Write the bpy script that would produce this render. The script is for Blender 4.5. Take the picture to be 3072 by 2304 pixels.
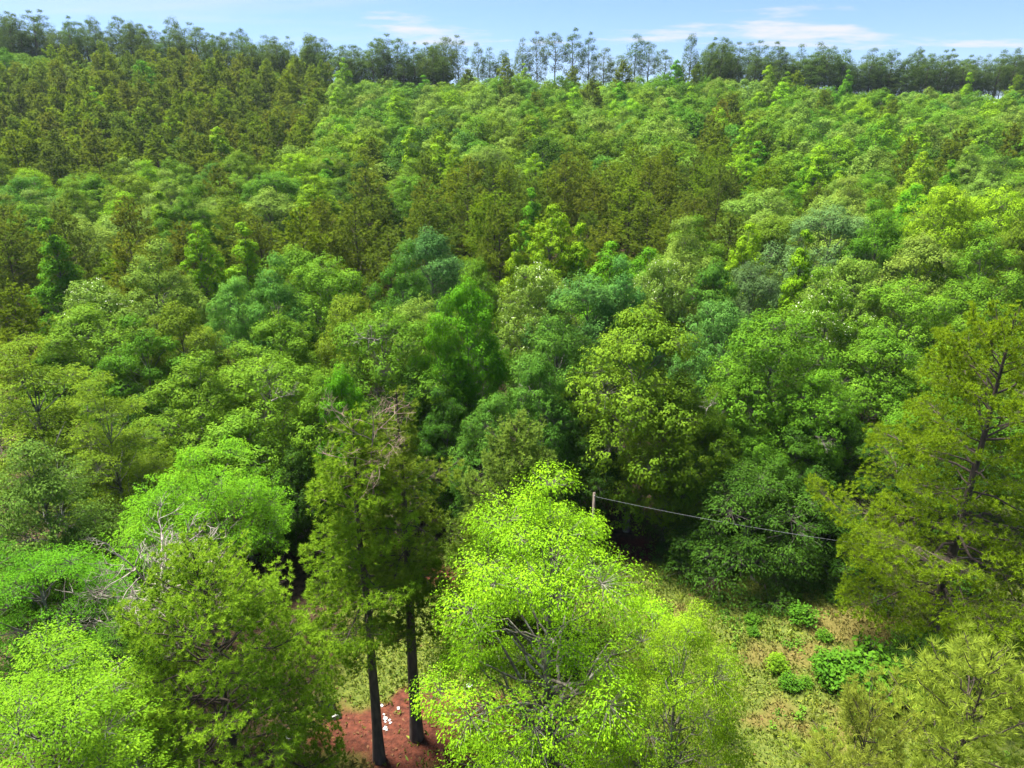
import bpy, math
import numpy as np

# ------------------------------------------------------------------ scene, camera, sky, sun
sc = bpy.context.scene
for o in list(bpy.data.objects):
    bpy.data.objects.remove(o)
COL = sc.collection
TILT = math.radians(20.0)
CAM_Z = 27.0
FPX = 2049.0                                   # focal length in pixels of the 3072 px wide photograph
cam_d = bpy.data.cameras.new('camera')
cam_d.sensor_width = 36.0
cam_d.lens = 36.0 * FPX / 3072.0
cam_d.clip_start = 0.5
cam_d.clip_end = 20000.0
cam = bpy.data.objects.new('camera', cam_d)
cam.location = (0, 0, CAM_Z)
cam.rotation_euler = (math.radians(90) - TILT, 0, 0)
COL.objects.link(cam)
sc.camera = cam

SUN_ELEV, SUN_AZ = 67.0, 300.0                 # azimuth measured clockwise from +Y (the view direction)
world = bpy.data.worlds.new('World')
sc.world = world
world.use_nodes = True
wn, wl = world.node_tree.nodes, world.node_tree.links
wn.clear()
w_out = wn.new('ShaderNodeOutputWorld')
w_bg = wn.new('ShaderNodeBackground'); w_bg.inputs['Strength'].default_value = 0.052
w_sky = wn.new('ShaderNodeTexSky'); w_sky.sky_type = 'NISHITA'; w_sky.sun_disc = False
w_sky.sun_elevation = math.radians(SUN_ELEV); w_sky.sun_rotation = math.radians(SUN_AZ)
w_sky.air_density = 1.0; w_sky.dust_density = 0.3; w_sky.ozone_density = 3.0; w_sky.altitude = 100
w_tc = wn.new('ShaderNodeTexCoord')
# clouds: project the view direction on a flat layer overhead
w_sep = wn.new('ShaderNodeSeparateXYZ'); wl.new(w_tc.outputs['Generated'], w_sep.inputs[0])
def wmath(op, a, b=None):
    n = wn.new('ShaderNodeMath'); n.operation = op
    for i, v in enumerate((a, b)):
        if v is None: continue
        if isinstance(v, (int, float)): n.inputs[i].default_value = v
        else: wl.new(v, n.inputs[i])
    return n.outputs[0]
zc = wmath('ADD', wmath('MAXIMUM', w_sep.outputs['Z'], 0.0), 0.06)
cx = wmath('DIVIDE', w_sep.outputs['X'], zc)
cy = wmath('DIVIDE', w_sep.outputs['Y'], zc)
comb = wn.new('ShaderNodeCombineXYZ'); wl.new(cx, comb.inputs[0]); wl.new(cy, comb.inputs[1])
def wnoise(vec, scale, detail, sx=1.0, sy=1.0, off=(0, 0, 0), rough=0.55, dist=0.0):
    m = wn.new('ShaderNodeMapping'); m.inputs['Scale'].default_value = (sx, sy, 1); m.inputs['Location'].default_value = off
    wl.new(vec, m.inputs['Vector'])
    n = wn.new('ShaderNodeTexNoise'); n.inputs['Scale'].default_value = scale; n.inputs['Detail'].default_value = detail
    n.inputs['Roughness'].default_value = rough; n.inputs['Distortion'].default_value = dist
    wl.new(m.outputs[0], n.inputs['Vector'])
    return n.outputs['Fac']
def wramp(v, a, b):
    r = wn.new('ShaderNodeMapRange'); r.interpolation_type = 'SMOOTHSTEP'
    r.inputs['From Min'].default_value = a; r.inputs['From Max'].default_value = b
    wl.new(v, r.inputs['Value']); return r.outputs[0]
cirrus = wmath('MULTIPLY', wramp(wnoise(comb.outputs[0], 0.55, 6, 0.35, 1.0, (3.1, 1.7, 0), 0.6, 0.6), 0.5, 0.85), 0.55)
cumulus = wramp(wnoise(comb.outputs[0], 1.0, 8, 0.5, 0.8, (4.6, 11.26, 1.0), 0.6), 0.58, 0.70)
cl = wmath('MAXIMUM', cirrus, cumulus)
w_mix = wn.new('ShaderNodeMix'); w_mix.data_type = 'RGBA'
w_tint = wn.new('ShaderNodeMix'); w_tint.data_type = 'RGBA'; w_tint.blend_type = 'MULTIPLY'; w_tint.inputs['Factor'].default_value = 1
wl.new(w_sky.outputs[0], w_tint.inputs['A']); w_tint.inputs['B'].default_value = (0.68, 0.745, 0.97, 1)   # clear, deep-blue air
wl.new(cl, w_mix.inputs['Factor']); wl.new(w_tint.outputs['Result'], w_mix.inputs['A'])
w_mix.inputs['B'].default_value = (4.3, 4.4, 4.6, 1)
wl.new(w_mix.outputs['Result'], w_bg.inputs['Color'])
wl.new(w_bg.outputs[0], w_out.inputs[0])

sun_d = bpy.data.lights.new('sun', 'SUN')
sun_d.energy = 5.0
sun_d.angle = math.radians(20)
sun_d.color = (1.0, 0.96, 0.88)
sun = bpy.data.objects.new('sun', sun_d)
sun.rotation_euler = (math.radians(90 - SUN_ELEV), 0, math.radians(180 - SUN_AZ))
sun.location = (-40, 20, 120)
COL.objects.link(sun)

sc.view_settings.view_transform = 'Standard'
sc.view_settings.look = 'None'
sc.view_settings.gamma = 1.0
sc.view_settings.use_curve_mapping = False
sc.view_settings.exposure = 2.0
sc.render.engine = 'CYCLES'
sc.cycles.use_denoising = True
sc.cycles.max_bounces = 6
sc.cycles.diffuse_bounces = 4
sc.cycles.glossy_bounces = 1
sc.cycles.transmission_bounces = 3
sc.cycles.transparent_max_bounces = 4
sc.cycles.volume_bounces = 0
sc.cycles.caustics_reflective = False
sc.cycles.caustics_refractive = False

# ------------------------------------------------------------------ helpers
def tag(o, label=None, cat=None, group=None, kind=None):
    if label: o['label'] = label
    if cat: o['category'] = cat
    if group: o['group'] = group
    if kind: o['kind'] = kind
    return o

def obj(name, mesh, parent=None, color=None):
    o = bpy.data.objects.new(name, mesh)
    COL.objects.link(o)
    if parent is not None: o.parent = parent
    if color is not None: o.color = (*color[:3], 1)
    return o

def raw_mesh(name, V, polys, mat, attrs=None, smooth=False):
    """polys: list of int arrays (n,k); attrs: {name: per-vertex floats}"""
    V = np.asarray(V, np.float32).reshape(-1, 3)
    me = bpy.data.meshes.new(name)
    me.vertices.add(len(V)); me.vertices.foreach_set('co', V.ravel())
    polys = [np.asarray(p, np.int32) for p in polys if len(p)]
    nl = sum(p.size for p in polys); npoly = sum(len(p) for p in polys)
    me.loops.add(nl); me.loops.foreach_set('vertex_index', np.concatenate([p.ravel() for p in polys]))
    me.polygons.add(npoly)
    tot = np.concatenate([np.full(len(p), p.shape[1], np.int32) for p in polys])
    me.polygons.foreach_set('loop_start', np.concatenate(([0], np.cumsum(tot)[:-1])).astype(np.int32))
    if smooth: me.polygons.foreach_set('use_smooth', np.ones(npoly, bool))
    for k, a in (attrs or {}).items():
        at = me.attributes.new(k, 'FLOAT', 'POINT'); at.data.foreach_set('value', np.asarray(a, np.float32))
    me.update(calc_edges=True)
    me.materials.append(mat)
    return me

def nrm(a): return a / (np.linalg.norm(a, axis=-1, keepdims=True) + 1e-9)

class Tubes:
    """collects bark tubes and twigs into one mesh"""
    def __init__(s): s.V = []; s.F = []; s.n = 0
    def tube(s, pts, rad, sides=8):
        pts = np.asarray(pts, float); k = len(pts); rad = np.asarray(rad, float)
        d = nrm(np.gradient(pts, axis=0))
        ref = np.where(np.abs(d[:, 2:3]) > 0.9, [[1., 0, 0]], [[0, 0, 1.]])
        a = nrm(np.cross(d, ref)); b = np.cross(d, a)
        th = np.linspace(0, 2*np.pi, sides, endpoint=False)
        ring = pts[:, None] + rad[:, None, None]*(np.cos(th)[None, :, None]*a[:, None] + np.sin(th)[None, :, None]*b[:, None])
        s.V.append(ring.reshape(-1, 3))
        i = np.arange(k-1)[:, None]*sides; j = np.arange(sides)[None]; j2 = (j+1) % sides
        s.F.append((np.stack([i+j, i+j2, i+sides+j2, i+sides+j], -1).reshape(-1, 4)+s.n))
        s.n += k*sides
    def twigs(s, A, B, ra, rb):
        A = np.asarray(A, float).reshape(-1, 3); B = np.asarray(B, float).reshape(-1, 3)
        n = len(A)
        if not n: return
        d = nrm(B-A); ref = np.where(np.abs(d[:, 2:3]) > 0.9, [[1., 0, 0]], [[0, 0, 1.]])
        a = nrm(np.cross(d, ref)); b = np.cross(d, a)
        th = np.linspace(0, 2*np.pi, 3, endpoint=False)
        off = np.cos(th)[None, :, None]*a[:, None] + np.sin(th)[None, :, None]*b[:, None]
        v = np.concatenate([A[:, None]+off*np.reshape(ra, (-1, 1, 1)), B[:, None]+off*np.reshape(rb, (-1, 1, 1))], 1)
        s.V.append(v.reshape(-1, 3))
        q = np.array([[0, 1, 4, 3], [1, 2, 5, 4], [2, 0, 3, 5]])
        s.F.append((np.arange(n)[:, None, None]*6+q[None]).reshape(-1, 4)+s.n)
        s.n += n*6
    def mesh(s, name, mat): return raw_mesh(name, np.concatenate(s.V), [np.concatenate(s.F)], mat, smooth=True)

class Leaves:
    def __init__(s): s.V = []; s.Q = []; s.T = []; s.tint = []; s.n = 0
    def diamonds(s, P, N, T, L, W, tint, bend=0.12):
        """leaf blades: point, normal, long direction, length, width"""
        N = nrm(N); T = nrm(T - (T*N).sum(-1, keepdims=True)*N); B = np.cross(N, T)
        L = np.reshape(L, (-1, 1)); W = np.reshape(W, (-1, 1)); n = len(P)
        v = np.stack([P, P+T*L*.5+B*W*.5+N*L*bend*.5, P+T*L-N*L*bend, P+T*L*.5-B*W*.5+N*L*bend*.5], 1)
        s.V.append(v.reshape(-1, 3)); s.Q.append(np.arange(n*4).reshape(-1, 4)+s.n)
        s.tint.append(np.repeat(np.broadcast_to(tint, (n,)), 4)); s.n += n*4
    def needles(s, P, D, L, W, tint, rng):
        n = len(P); side = nrm(np.cross(D, rng.normal(size=(n, 3))))
        L = np.reshape(L, (-1, 1))
        v = np.stack([P-side*W*.6, P+side*W*.6, P+D*L], 1)
        s.V.append(v.reshape(-1, 3)); s.Q.append(np.arange(n*3).reshape(-1, 3)+s.n)
        s.tint.append(np.repeat(tint, 3)); s.n += n*3
    def mesh(s, name, mat):
        return raw_mesh(name, np.concatenate(s.V), [np.concatenate(s.Q)], mat, {'tint': np.concatenate(s.tint)})

# lattice value noise for terrain and ground cover
_LAT = np.random.default_rng(5).random((256, 256))
def vnoise(x, y):
    x = np.asarray(x, float); y = np.asarray(y, float)
    xi = np.floor(x).astype(int); yi = np.floor(y).astype(int); fx = x-xi; fy = y-yi
    fx = fx*fx*(3-2*fx); fy = fy*fy*(3-2*fy)
    g = lambda a, b: _LAT[a % 256, b % 256]
    return (g(xi, yi)*(1-fx)+g(xi+1, yi)*fx)*(1-fy)+(g(xi, yi+1)*(1-fx)+g(xi+1, yi+1)*fx)*fy
def fbm(x, y, o=4):
    s = 0; a = .5
    for i in range(o): s = s+a*vnoise(x*2**i+i*17.3, y*2**i+i*9.1); a *= .5
    return s/(1-.5**o)
def sstep(a, b, x):
    t = np.clip((np.asarray(x, float)-a)/(b-a), 0, 1); return t*t*(3-2*t)

# ------------------------------------------------------------------ materials
def mat_new(name):
    m = bpy.data.materials.new(name); m.use_nodes = True
    nt = m.node_tree; nt.nodes.clear()
    return m, nt.nodes, nt.links, nt.nodes.new('ShaderNodeOutputMaterial')

def foliage_mat(name, transl, rough, spec, vlo, vhi, hue):
    m, N, L, out = mat_new(name)
    oi = N.new('ShaderNodeObjectInfo')
    at = N.new('ShaderNodeAttribute'); at.attribute_name = 'tint'
    tc = N.new('ShaderNodeTexCoord')
    nz = N.new('ShaderNodeTexNoise'); nz.inputs['Scale'].default_value = 0.45; nz.inputs['Detail'].default_value = 3
    L.new(tc.outputs['Object'], nz.inputs['Vector'])
    mx = N.new('ShaderNodeMix'); mx.inputs['Factor'].default_value = 0.35
    L.new(at.outputs['Fac'], mx.inputs['A']); L.new(nz.outputs['Fac'], mx.inputs['B'])
    def mr(a, b):
        r = N.new('ShaderNodeMapRange'); r.inputs['From Min'].default_value = 0.1; r.inputs['From Max'].default_value = 0.9
        r.inputs['To Min'].default_value = a; r.inputs['To Max'].default_value = b; L.new(mx.outputs[0], r.inputs['Value']); return r
    hs = N.new('ShaderNodeHueSaturation'); L.new(oi.outputs['Color'], hs.inputs['Color'])
    L.new(mr(0.5+hue, 0.5-hue).outputs[0], hs.inputs['Hue']); L.new(mr(vlo, vhi).outputs[0], hs.inputs['Value'])
    pb = N.new('ShaderNodeBsdfPrincipled'); pb.inputs['Roughness'].default_value = rough
    pb.inputs['Specular IOR Level'].default_value = spec
    L.new(hs.outputs[0], pb.inputs['Base Color'])
    tr = N.new('ShaderNodeBsdfTranslucent')
    hs2 = N.new('ShaderNodeHueSaturation'); hs2.inputs['Hue'].default_value = 0.485; hs2.inputs['Value'].default_value = 1.15
    L.new(hs.outputs[0], hs2.inputs['Color']); L.new(hs2.outputs[0], tr.inputs['Color'])
    ms = N.new('ShaderNodeMixShader'); ms.inputs[0].default_value = transl
    L.new(pb.outputs[0], ms.inputs[1]); L.new(tr.outputs[0], ms.inputs[2]); L.new(ms.outputs[0], out.inputs[0])
    return m
HAZE = 0.00008
M_LEAF = foliage_mat('leaf', 0.30, 0.7, 0.04, 0.58, 1.40, 0.014)
M_NEEDLE = foliage_mat('pine_needle', 0.45, 0.7, 0.04, 0.55, 1.45, 0.014)

def bark_mat(name, c1, c2, scale=6.0, lichen=None):
    m, N, L, out = mat_new(name)
    tc = N.new('ShaderNodeTexCoord'); mp = N.new('ShaderNodeMapping'); mp.inputs['Scale'].default_value = (1, 1, 0.25)
    L.new(tc.outputs['Object'], mp.inputs['Vector'])
    nz = N.new('ShaderNodeTexNoise'); nz.inputs['Scale'].default_value = scale; nz.inputs['Detail'].default_value = 6
    L.new(mp.outputs[0], nz.inputs['Vector'])
    rp = N.new('ShaderNodeValToRGB'); rp.color_ramp.elements[0].position = 0.35; rp.color_ramp.elements[1].position = 0.65
    rp.color_ramp.elements[0].color = (*c1, 1); rp.color_ramp.elements[1].color = (*c2, 1)
    L.new(nz.outputs['Fac'], rp.inputs[0]); colr = rp.outputs[0]
    if lichen:
        n2 = N.new('ShaderNodeTexNoise'); n2.inputs['Scale'].default_value = 2.5; n2.inputs['Detail'].default_value = 5
        L.new(tc.outputs['Object'], n2.inputs['Vector'])
        r2 = N.new('ShaderNodeMapRange'); r2.inputs['From Min'].default_value = 0.5; r2.inputs['From Max'].default_value = 0.6
        L.new(n2.outputs['Fac'], r2.inputs['Value'])
        mx = N.new('ShaderNodeMix'); mx.data_type = 'RGBA'; L.new(r2.outputs[0], mx.inputs['Factor']); L.new(colr, mx.inputs['A'])
        mx.inputs['B'].default_value = (*lichen, 1); colr = mx.outputs['Result']
    pb = N.new('ShaderNodeBsdfPrincipled'); pb.inputs['Roughness'].default_value = 0.9
    L.new(colr, pb.inputs['Base Color'])
    bp = N.new('ShaderNodeBump'); bp.inputs['Strength'].default_value = 0.6; bp.inputs['Distance'].default_value = 0.05
    L.new(nz.outputs['Fac'], bp.inputs['Height']); L.new(bp.outputs[0], pb.inputs['Normal'])
    L.new(pb.outputs[0], out.inputs[0])
    return m
M_PBARK = bark_mat('pine_bark', (0.03, 0.021, 0.016), (0.085, 0.058, 0.042))
M_OBARK = bark_mat('oak_bark', (0.045, 0.036, 0.028), (0.12, 0.10, 0.085), lichen=(0.2, 0.2, 0.16))
M_GBARK = bark_mat('pale_bark', (0.07, 0.06, 0.042), (0.15, 0.13, 0.095), lichen=(0.25, 0.24, 0.18))
M_DEAD = bark_mat('dead_wood', (0.19, 0.16, 0.125), (0.36, 0.32, 0.265))
M_RUSTTWIG = bark_mat('dead_pine_twig', (0.16, 0.10, 0.08), (0.34, 0.23, 0.18))

def sheen_mat():  # whitish leaf highlights put into colour, no flowers
    m, N, L, out = mat_new('sheen'); pb = N.new('ShaderNodeBsdfPrincipled'); pb.inputs['Roughness'].default_value = .8
    at = N.new('ShaderNodeAttribute'); at.attribute_name = 'tint'
    r = N.new('ShaderNodeValToRGB'); r.color_ramp.elements[0].color = (.2, .26, .09, 1); r.color_ramp.elements[1].color = (.5, .52, .36, 1)
    L.new(at.outputs['Fac'], r.inputs[0]); L.new(r.outputs[0], pb.inputs['Base Color']); L.new(pb.outputs[0], out.inputs[0]); return m
M_SHEEN = sheen_mat()
# ------------------------------------------------------------------ tree generators
PROF = {
    'dome': lambda t: np.where(t > .35, np.sqrt(np.clip(1-((t-.35)/.66)**2, 0, 1)), .62+.38*(t/.35)),
    'tall': lambda t: np.where(t > .3, np.clip(1-((t-.3)/.72)**2, 0, 1)**.8, .7+.3*(t/.3)),
    'cone': lambda t: (1-t)**.75*np.minimum(1, .55+t*3)+.06,
    'umbrella': lambda t: np.clip(1-((t-.25)/.78)**2, 0, 1)**.5,
    'bush': lambda t: np.clip(1-t**2.6, 0, 1)**.6+.02,
}
def curve(a, b, sag, k=6):
    s = np.linspace(0, 1, k)[:, None]; a = np.asarray(a, float); b = np.asarray(b, float)
    p = a*(1-s)+b*s; p[:, 2] += (sag*4*s*(1-s))[:, 0]; return p

def broadleaf(seed, H, R, cb, prof='dome', nl=34, lr=1.5, nc=14, cr=.55, nleaf=30, leaf=.16, asp=.6, style='oak',
              trunk_r=.22, lean=0.0, bark=None, flat=.6, twigs=True, up=.7, name='tree', split_limbs=0, lmat=None, jag=.25, sheen=False):
    rng = np.random.default_rng(seed); P = PROF[prof]
    bark = bark or M_OBARK
    tt = np.linspace(0, 1, 200); w = P(tt)+.05; c = np.cumsum(w); c /= c[-1]
    ph = rng.random(4)*6.28
    def surf(t, az):
        al = 1+.16*np.sin(az*2+ph[0])+.1*np.sin(az*3+ph[1]+t*3)
        return np.stack([P(t)*R*al*np.cos(az), P(t)*R*al*np.sin(az), cb+t*(H-cb)], -1)
    T0 = [np.array(.9)]; A0 = [np.array(0.)]; S0 = [surf(.9, 0.)]
    for q in range(nl-1):
        ct = np.interp(rng.random(24), c, tt); ca = rng.uniform(0, 6.2832, 24); cs = surf(ct, ca)
        dd = np.min(np.linalg.norm(cs[:, None]-np.array(S0)[None], axis=-1), 1); b = int(np.argmax(dd))
        T0.append(ct[b]); A0.append(ca[b]); S0.append(cs[b])
    t = np.array(T0, float); az = np.array(A0, float); S0 = np.array(S0)
    lrs = lr*rng.uniform(.6, 1.4, nl)*np.clip(.6+.5*P(t), 0, 1)
    C = S0.copy(); rad0 = np.hypot(S0[:, 0], S0[:, 1])
    rad = np.maximum(0, rad0-lrs*.7)*rng.uniform(1-jag*1.3, 1+jag*.5, nl)
    C[:, 0] = rad*np.cos(az); C[:, 1] = rad*np.sin(az); C[:, 2] -= lrs*.6*(t > .5)+rng.normal(0, jag*1.3, nl)*lr
    # limbs
    tb = Tubes(); limbs = []
    k = 9; zt = np.linspace(-.25, cb+(H-cb)*.72, k)
    wob = np.cumsum(rng.normal(0, .06, (k, 2)), 0)*np.linspace(0, 1, k)[:, None]*H/14
    tp = np.column_stack([wob, zt]); tr = trunk_r*(1-.82*np.linspace(0, 1, k)); tr[0] *= 1.45
    tb.tube(tp, tr, 10)
    order = np.argsort(-lrs)
    for q, i in enumerate(order):
        h0 = max(cb*.55, C[i, 2]-rad[i]*rng.uniform(.5, .95)-.4); h0 = min(h0, zt[-1]*.97)
        a = np.array([np.interp(h0, zt, tp[:, 0]), np.interp(h0, zt, tp[:, 1]), h0])
        r0 = np.interp(h0, zt, tr)*.55
        pts = curve(a, a+(C[i]-a)*.85, rng.uniform(-.1, .12)*rad[i], 6); pts[1:-1] += rng.normal(0, .07, (4, 3))*max(rad[i], .5)*.5
        if q < split_limbs:
            t2 = Tubes(); t2.tube(pts, np.linspace(max(r0, .05), .025, 6), 7); limbs.append(t2)
        else:
            tb.tube(pts, np.linspace(max(r0, .04), .02, 6), 5)
    # clumps on lobes
    li = np.repeat(np.arange(nl), nc); n = len(li)
    ax = nrm(np.column_stack([np.cos(az[li])*(.25+P(t[li])), np.sin(az[li])*(.25+P(t[li])), .35+1.3*t[li]**1.5]))
    fi = np.tile((np.arange(nc)+.5)/nc, nl); cz = 1-1.25*fi; sz = np.sqrt(np.clip(1-cz*cz, 0, 1)); fa = np.tile(np.arange(nc)*2.39996, nl)+li*1.7
    u1 = nrm(np.cross(ax, np.array([.3, .2, 1.])+0*ax)); u2 = np.cross(ax, u1)
    d = nrm(ax*cz[:, None]+(u1*np.cos(fa)[:, None]+u2*np.sin(fa)[:, None])*sz[:, None]+rng.normal(0, .14, (n, 3)))
    CC = C[li]+d*lrs[li, None]*rng.uniform(.62, 1.12, (n, 1))*np.array([1, 1, .85])
    if prof == 'bush': CC[:, 2] = np.maximum(CC[:, 2], .25)
    if twigs: tb.twigs(C[li], CC, np.full(n, .013), np.full(n, .005))
    ctint = rng.uniform(0, 1, n)
    crs = cr*rng.uniform(.65, 1.3, n)
    # leaves
    ci = np.repeat(np.arange(n), nleaf); m = len(ci)
    e = nrm(rng.normal(size=(m, 3)))
    rr = rng.uniform(.3, 1, (m, 1))**.5
    pos = CC[ci]+e*rr*crs[ci, None]*np.array([1, 1, flat])
    if prof == 'bush': pos[:, 2] = np.maximum(pos[:, 2], .08)
    N = e*.5+np.array([0, 0, up*.7])+d[ci]*.8+rng.normal(0, .2, (m, 3))
    ls = leaf*rng.uniform(.6, 1.35, m)
    tint = np.clip(.55*ctint[ci]+.45*rng.random(m), 0, 1)
    lv = Leaves()
    if style == 'oak':
        T = rng.normal(size=(m, 3))
        lv.diamonds(pos, N, T, ls, ls*asp, tint)
    elif style == 'droop':
        T = d[ci]*.5+e*.35+np.array([0, 0, -.75])+rng.normal(0, .3, (m, 3))
        N = rng.normal(size=(m, 3))*.4+d[ci]*.7+e*.3+np.array([0, 0, .6])
        lv.diamonds(pos, N, T, ls, ls*asp, tint)
    elif style == 'layer':
        T = np.column_stack([e[:, 0], e[:, 1], np.full(m, -.25)])+d[ci]*.5
        N = np.array([0, 0, 1.])+rng.normal(0, .22, (m, 3))+e*.2
        lv.diamonds(pos, N, T, ls, ls*asp, tint, bend=.18)
    bl = None
    if sheen:  # added pale flecks on upper clumps, painting the sheen of the leaves
        pick = (ctint[ci] > .72) & (e[:, 2] > .2) & (rng.random(m) < .3) & (t[li[ci]] > .45)
        b = Leaves(); pp = pos[pick]+e[pick]*.05; k2 = len(pp)
        b.diamonds(pp, np.array([0, 0, 1.])+rng.normal(0, .4, (k2, 3)), rng.normal(size=(k2, 3)), rng.uniform(.12, .26, k2), rng.uniform(.08, .16, k2), rng.random(k2)); bl = b.mesh(name+'_sheen', M_SHEEN)
    return dict(trunk=tb.mesh(name+'_trunk', bark), limbs=[x.mesh(name+'_limb', bark) for x in limbs],
                crown=lv.mesh(name+'_crown', lmat or M_LEAF), H=H, R=R, sheen=bl)

def pine(seed, H, R, cb, nb=46, dens=7, spread=.3, vscat=.1, tuft=16, nlen=.26, nw=.03, prof='loblolly', trunk_r=.22, name='pine', droop=.0,
         upturn=.5, tfuzz=.9, bark=None, bare=.3, fine=True, split_limbs=0, irr=.38):
    rng = np.random.default_rng(seed); bark = bark or M_PBARK
    PR = {'loblolly': lambda t: np.clip(1-t, 0, 1)**.55*(.62+.38*np.clip(t/.3, 0, 1))+.06,
          'cone': lambda t: (1-t)**.85*np.minimum(1, .75+t)+.05,
          'round': lambda t: np.clip(1-t**1.6, 0, 1)**.72*(.8+.2*np.clip(t/.25, 0, 1))+.05,
          'flat': lambda t: np.clip(1-((t-.45)/.62)**2, .08, 1)**.5,
          'young': lambda t: np.clip(1-t, 0, 1)**.5*(.7+.3*np.clip(t/.3, 0, 1))+.05}[prof]
    tb = Tubes(); limbs = []; lv = Leaves()
    k = 10; zt = np.linspace(-.25, H-.15, k)
    wob = np.cumsum(rng.normal(0, .045, (k, 2)), 0)*np.linspace(0, 1, k)[:, None]*H/14
    tp = np.column_stack([wob, zt]); tr = trunk_r*(1-.9*np.linspace(0, 1, k)**1.1); tr[0] *= 1.3
    tb.tube(tp, tr, 10 if fine else 6)
    TP = []; TD = []; TT = []
    for i in range(nb):
        t = (i+rng.random())/nb
        t = t**.92
        z0 = cb+t*(H-cb)*.97; az = i*2.39996+rng.normal(0, .4)
        L = R*PR(np.array(t))*rng.uniform(1-irr, 1.15)
        if prof == 'flat': z0 = cb+np.floor(t*5)/5*(H-cb)+rng.uniform(0, .07)*(H-cb)
        el = math.radians(-8+62*t**1.6+rng.normal(0, 7))-droop*(1-t)
        a = np.array([np.interp(z0, zt, tp[:, 0]), np.interp(z0, zt, tp[:, 1]), z0])
        h = np.array([math.cos(az), math.sin(az), 0]); s = np.linspace(0, 1, 6)[:, None]
        pts = a+h*L*s*math.cos(el)+np.array([0, 0, 1.])*(L*s*math.sin(el)+upturn*.35*L*s**2.2-droop*.25*L*s**1.5)
        pts[1:] += rng.normal(0, .035*L, (5, 3))
        rads = np.linspace(max(.016, .017*L**.85), .012, 6)
        if i < split_limbs:
            t2 = Tubes(); t2.tube(pts, rads, 6); limbs.append(t2)
        else: tb.tube(pts, rads, 5 if fine else 3)
        bt = rng.random()
        nt = max(4, int(dens*L**1.55)); bs = bare if L > 1.2 else .1
        s1 = bs+(1-bs)*rng.random(nt)**.8; s1[0] = 1
        p = np.column_stack([np.interp(s1, s[:, 0], pts[:, j]) for j in range(3)])
        perp = np.array([-h[1], h[0], 0]); wv = spread*L*np.sin(np.pi*np.clip(.18+.72*(s1-bs)/(1-bs), 0, 1))
        lat = rng.uniform(-1, 1, nt); fw = rng.uniform(0, .12, nt)*L
        up_ = (.16-.2*lat**2)*L*.25*upturn+rng.normal(0, vscat, nt)
        tpn = p+perp*(lat*wv)[:, None]+h*(fw*(1-np.abs(lat)))[:, None]; tpn[:, 2] += up_
        sb = np.clip(s1-.12, 0, 1); pb_ = np.column_stack([np.interp(sb, s[:, 0], pts[:, j]) for j in range(3)])
        if fine: q4 = nt//4; tb.twigs(pb_[:q4], tpn[:q4], np.full(q4, .009), np.full(q4, .004))
        td = perp*(lat*.55)[:, None]+h*.35+np.array([0, 0, .75])+rng.normal(0, .22, (nt, 3))
        TP.append(tpn); TD.append(td); TT.append(np.clip(.3*bt+.7*rng.random(nt), 0, 1))
    TP = np.concatenate(TP); TD = nrm(np.concatenate(TD)); TT = np.concatenate(TT)
    ti = np.repeat(np.arange(len(TP)), tuft); m = len(ti)
    D = nrm(TD[ti]+tfuzz*nrm(rng.normal(size=(m, 3))))
    lv.needles(TP[ti]-TD[ti]*nlen*.25, D, nlen*rng.uniform(.65, 1.2, m), nw, np.clip(.6*TT[ti]+.4*rng.random(m), 0, 1), rng)
    return dict(trunk=tb.mesh(name+'_trunk', bark), limbs=[x.mesh(name+'_limb', bark) for x in limbs],
                crown=lv.mesh(name+'_crown', M_NEEDLE), H=H, R=R)

def bare_branches(seed, H, R, levels=4, r0=.12, cb=.3, n0=9, name='dead', mat=None, up=.25, spread=1.0):
    """leafless crown: forking limbs"""
    rng = np.random.default_rng(seed); tb = Tubes()
    k = 7; zt = np.linspace(-.2, H*.75, k); tp = np.column_stack([np.cumsum(rng.normal(0, .08, (k, 2)), 0), zt]); tp[0, :2] = 0
    tb.tube(tp, np.linspace(r0*1.3, r0*.35, k), 8)
    def grow(a, d, L, r, lev):
        kk = 5; pts = [a]
        for i in range(kk):
            d = nrm(d+rng.normal(0, .16, 3)+np.array([0, 0, .04])); pts.append(pts[-1]+d*L/kk)
        pts = np.array(pts); tb.tube(pts, np.linspace(r, r*.45, kk+1), 5 if lev > 1 else 3)
        if lev == 0: return
        for i in range(rng.integers(3, 6)):
            j = rng.integers(2, kk+1)
            grow(pts[j], nrm(d+rng.normal(0, .65*spread, 3)), L*rng.uniform(.42, .68), r*.62, lev-1)
    for i in range(n0):
        h0 = H*(cb+(.72-cb)*i/n0); az = i*2.4+rng.normal(0, .3)
        a = np.array([np.interp(h0, zt, tp[:, 0]), np.interp(h0, zt, tp[:, 1]), h0])
        grow(a, nrm(np.array([math.cos(az), math.sin(az), up+.5*i/n0])), R*.6*rng.uniform(.7, 1.1), r0*.5, levels-1)
    return tb.mesh(name, mat or M_DEAD)

# ------------------------------------------------------------------ terrain
_TY = [-200, 0, 58, 75, 90, 115, 150, 195, 235, 258, 275, 340, 600, 1500, 9000]
_TZ = [0, 0, 0, 1, 3.2, 6.3, 11.8, 21.6, 31.4, 35.4, 35, 18, -14, -30, -60]
def terrain(x, y):
    x = np.asarray(x, float); y = np.asarray(y, float)
    yc = 1+np.clip(x-50, 0, 200)*.0011*sstep(140, 240, y)
    z = np.interp(y/yc, _TY, _TZ)
    z = z+np.clip((-x-40)*.07, 0, 9)*sstep(130, 240, y)*(1-sstep(270, 420, y))
    z = z+(fbm(x*.03+9, y*.03, 3)-.5)*3.0*sstep(60, 120, y)*(1-sstep(600, 900, y))
    return z+(fbm(x*.3, y*.3, 3)-.5)*.25*(1-sstep(100, 200, y))

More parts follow.
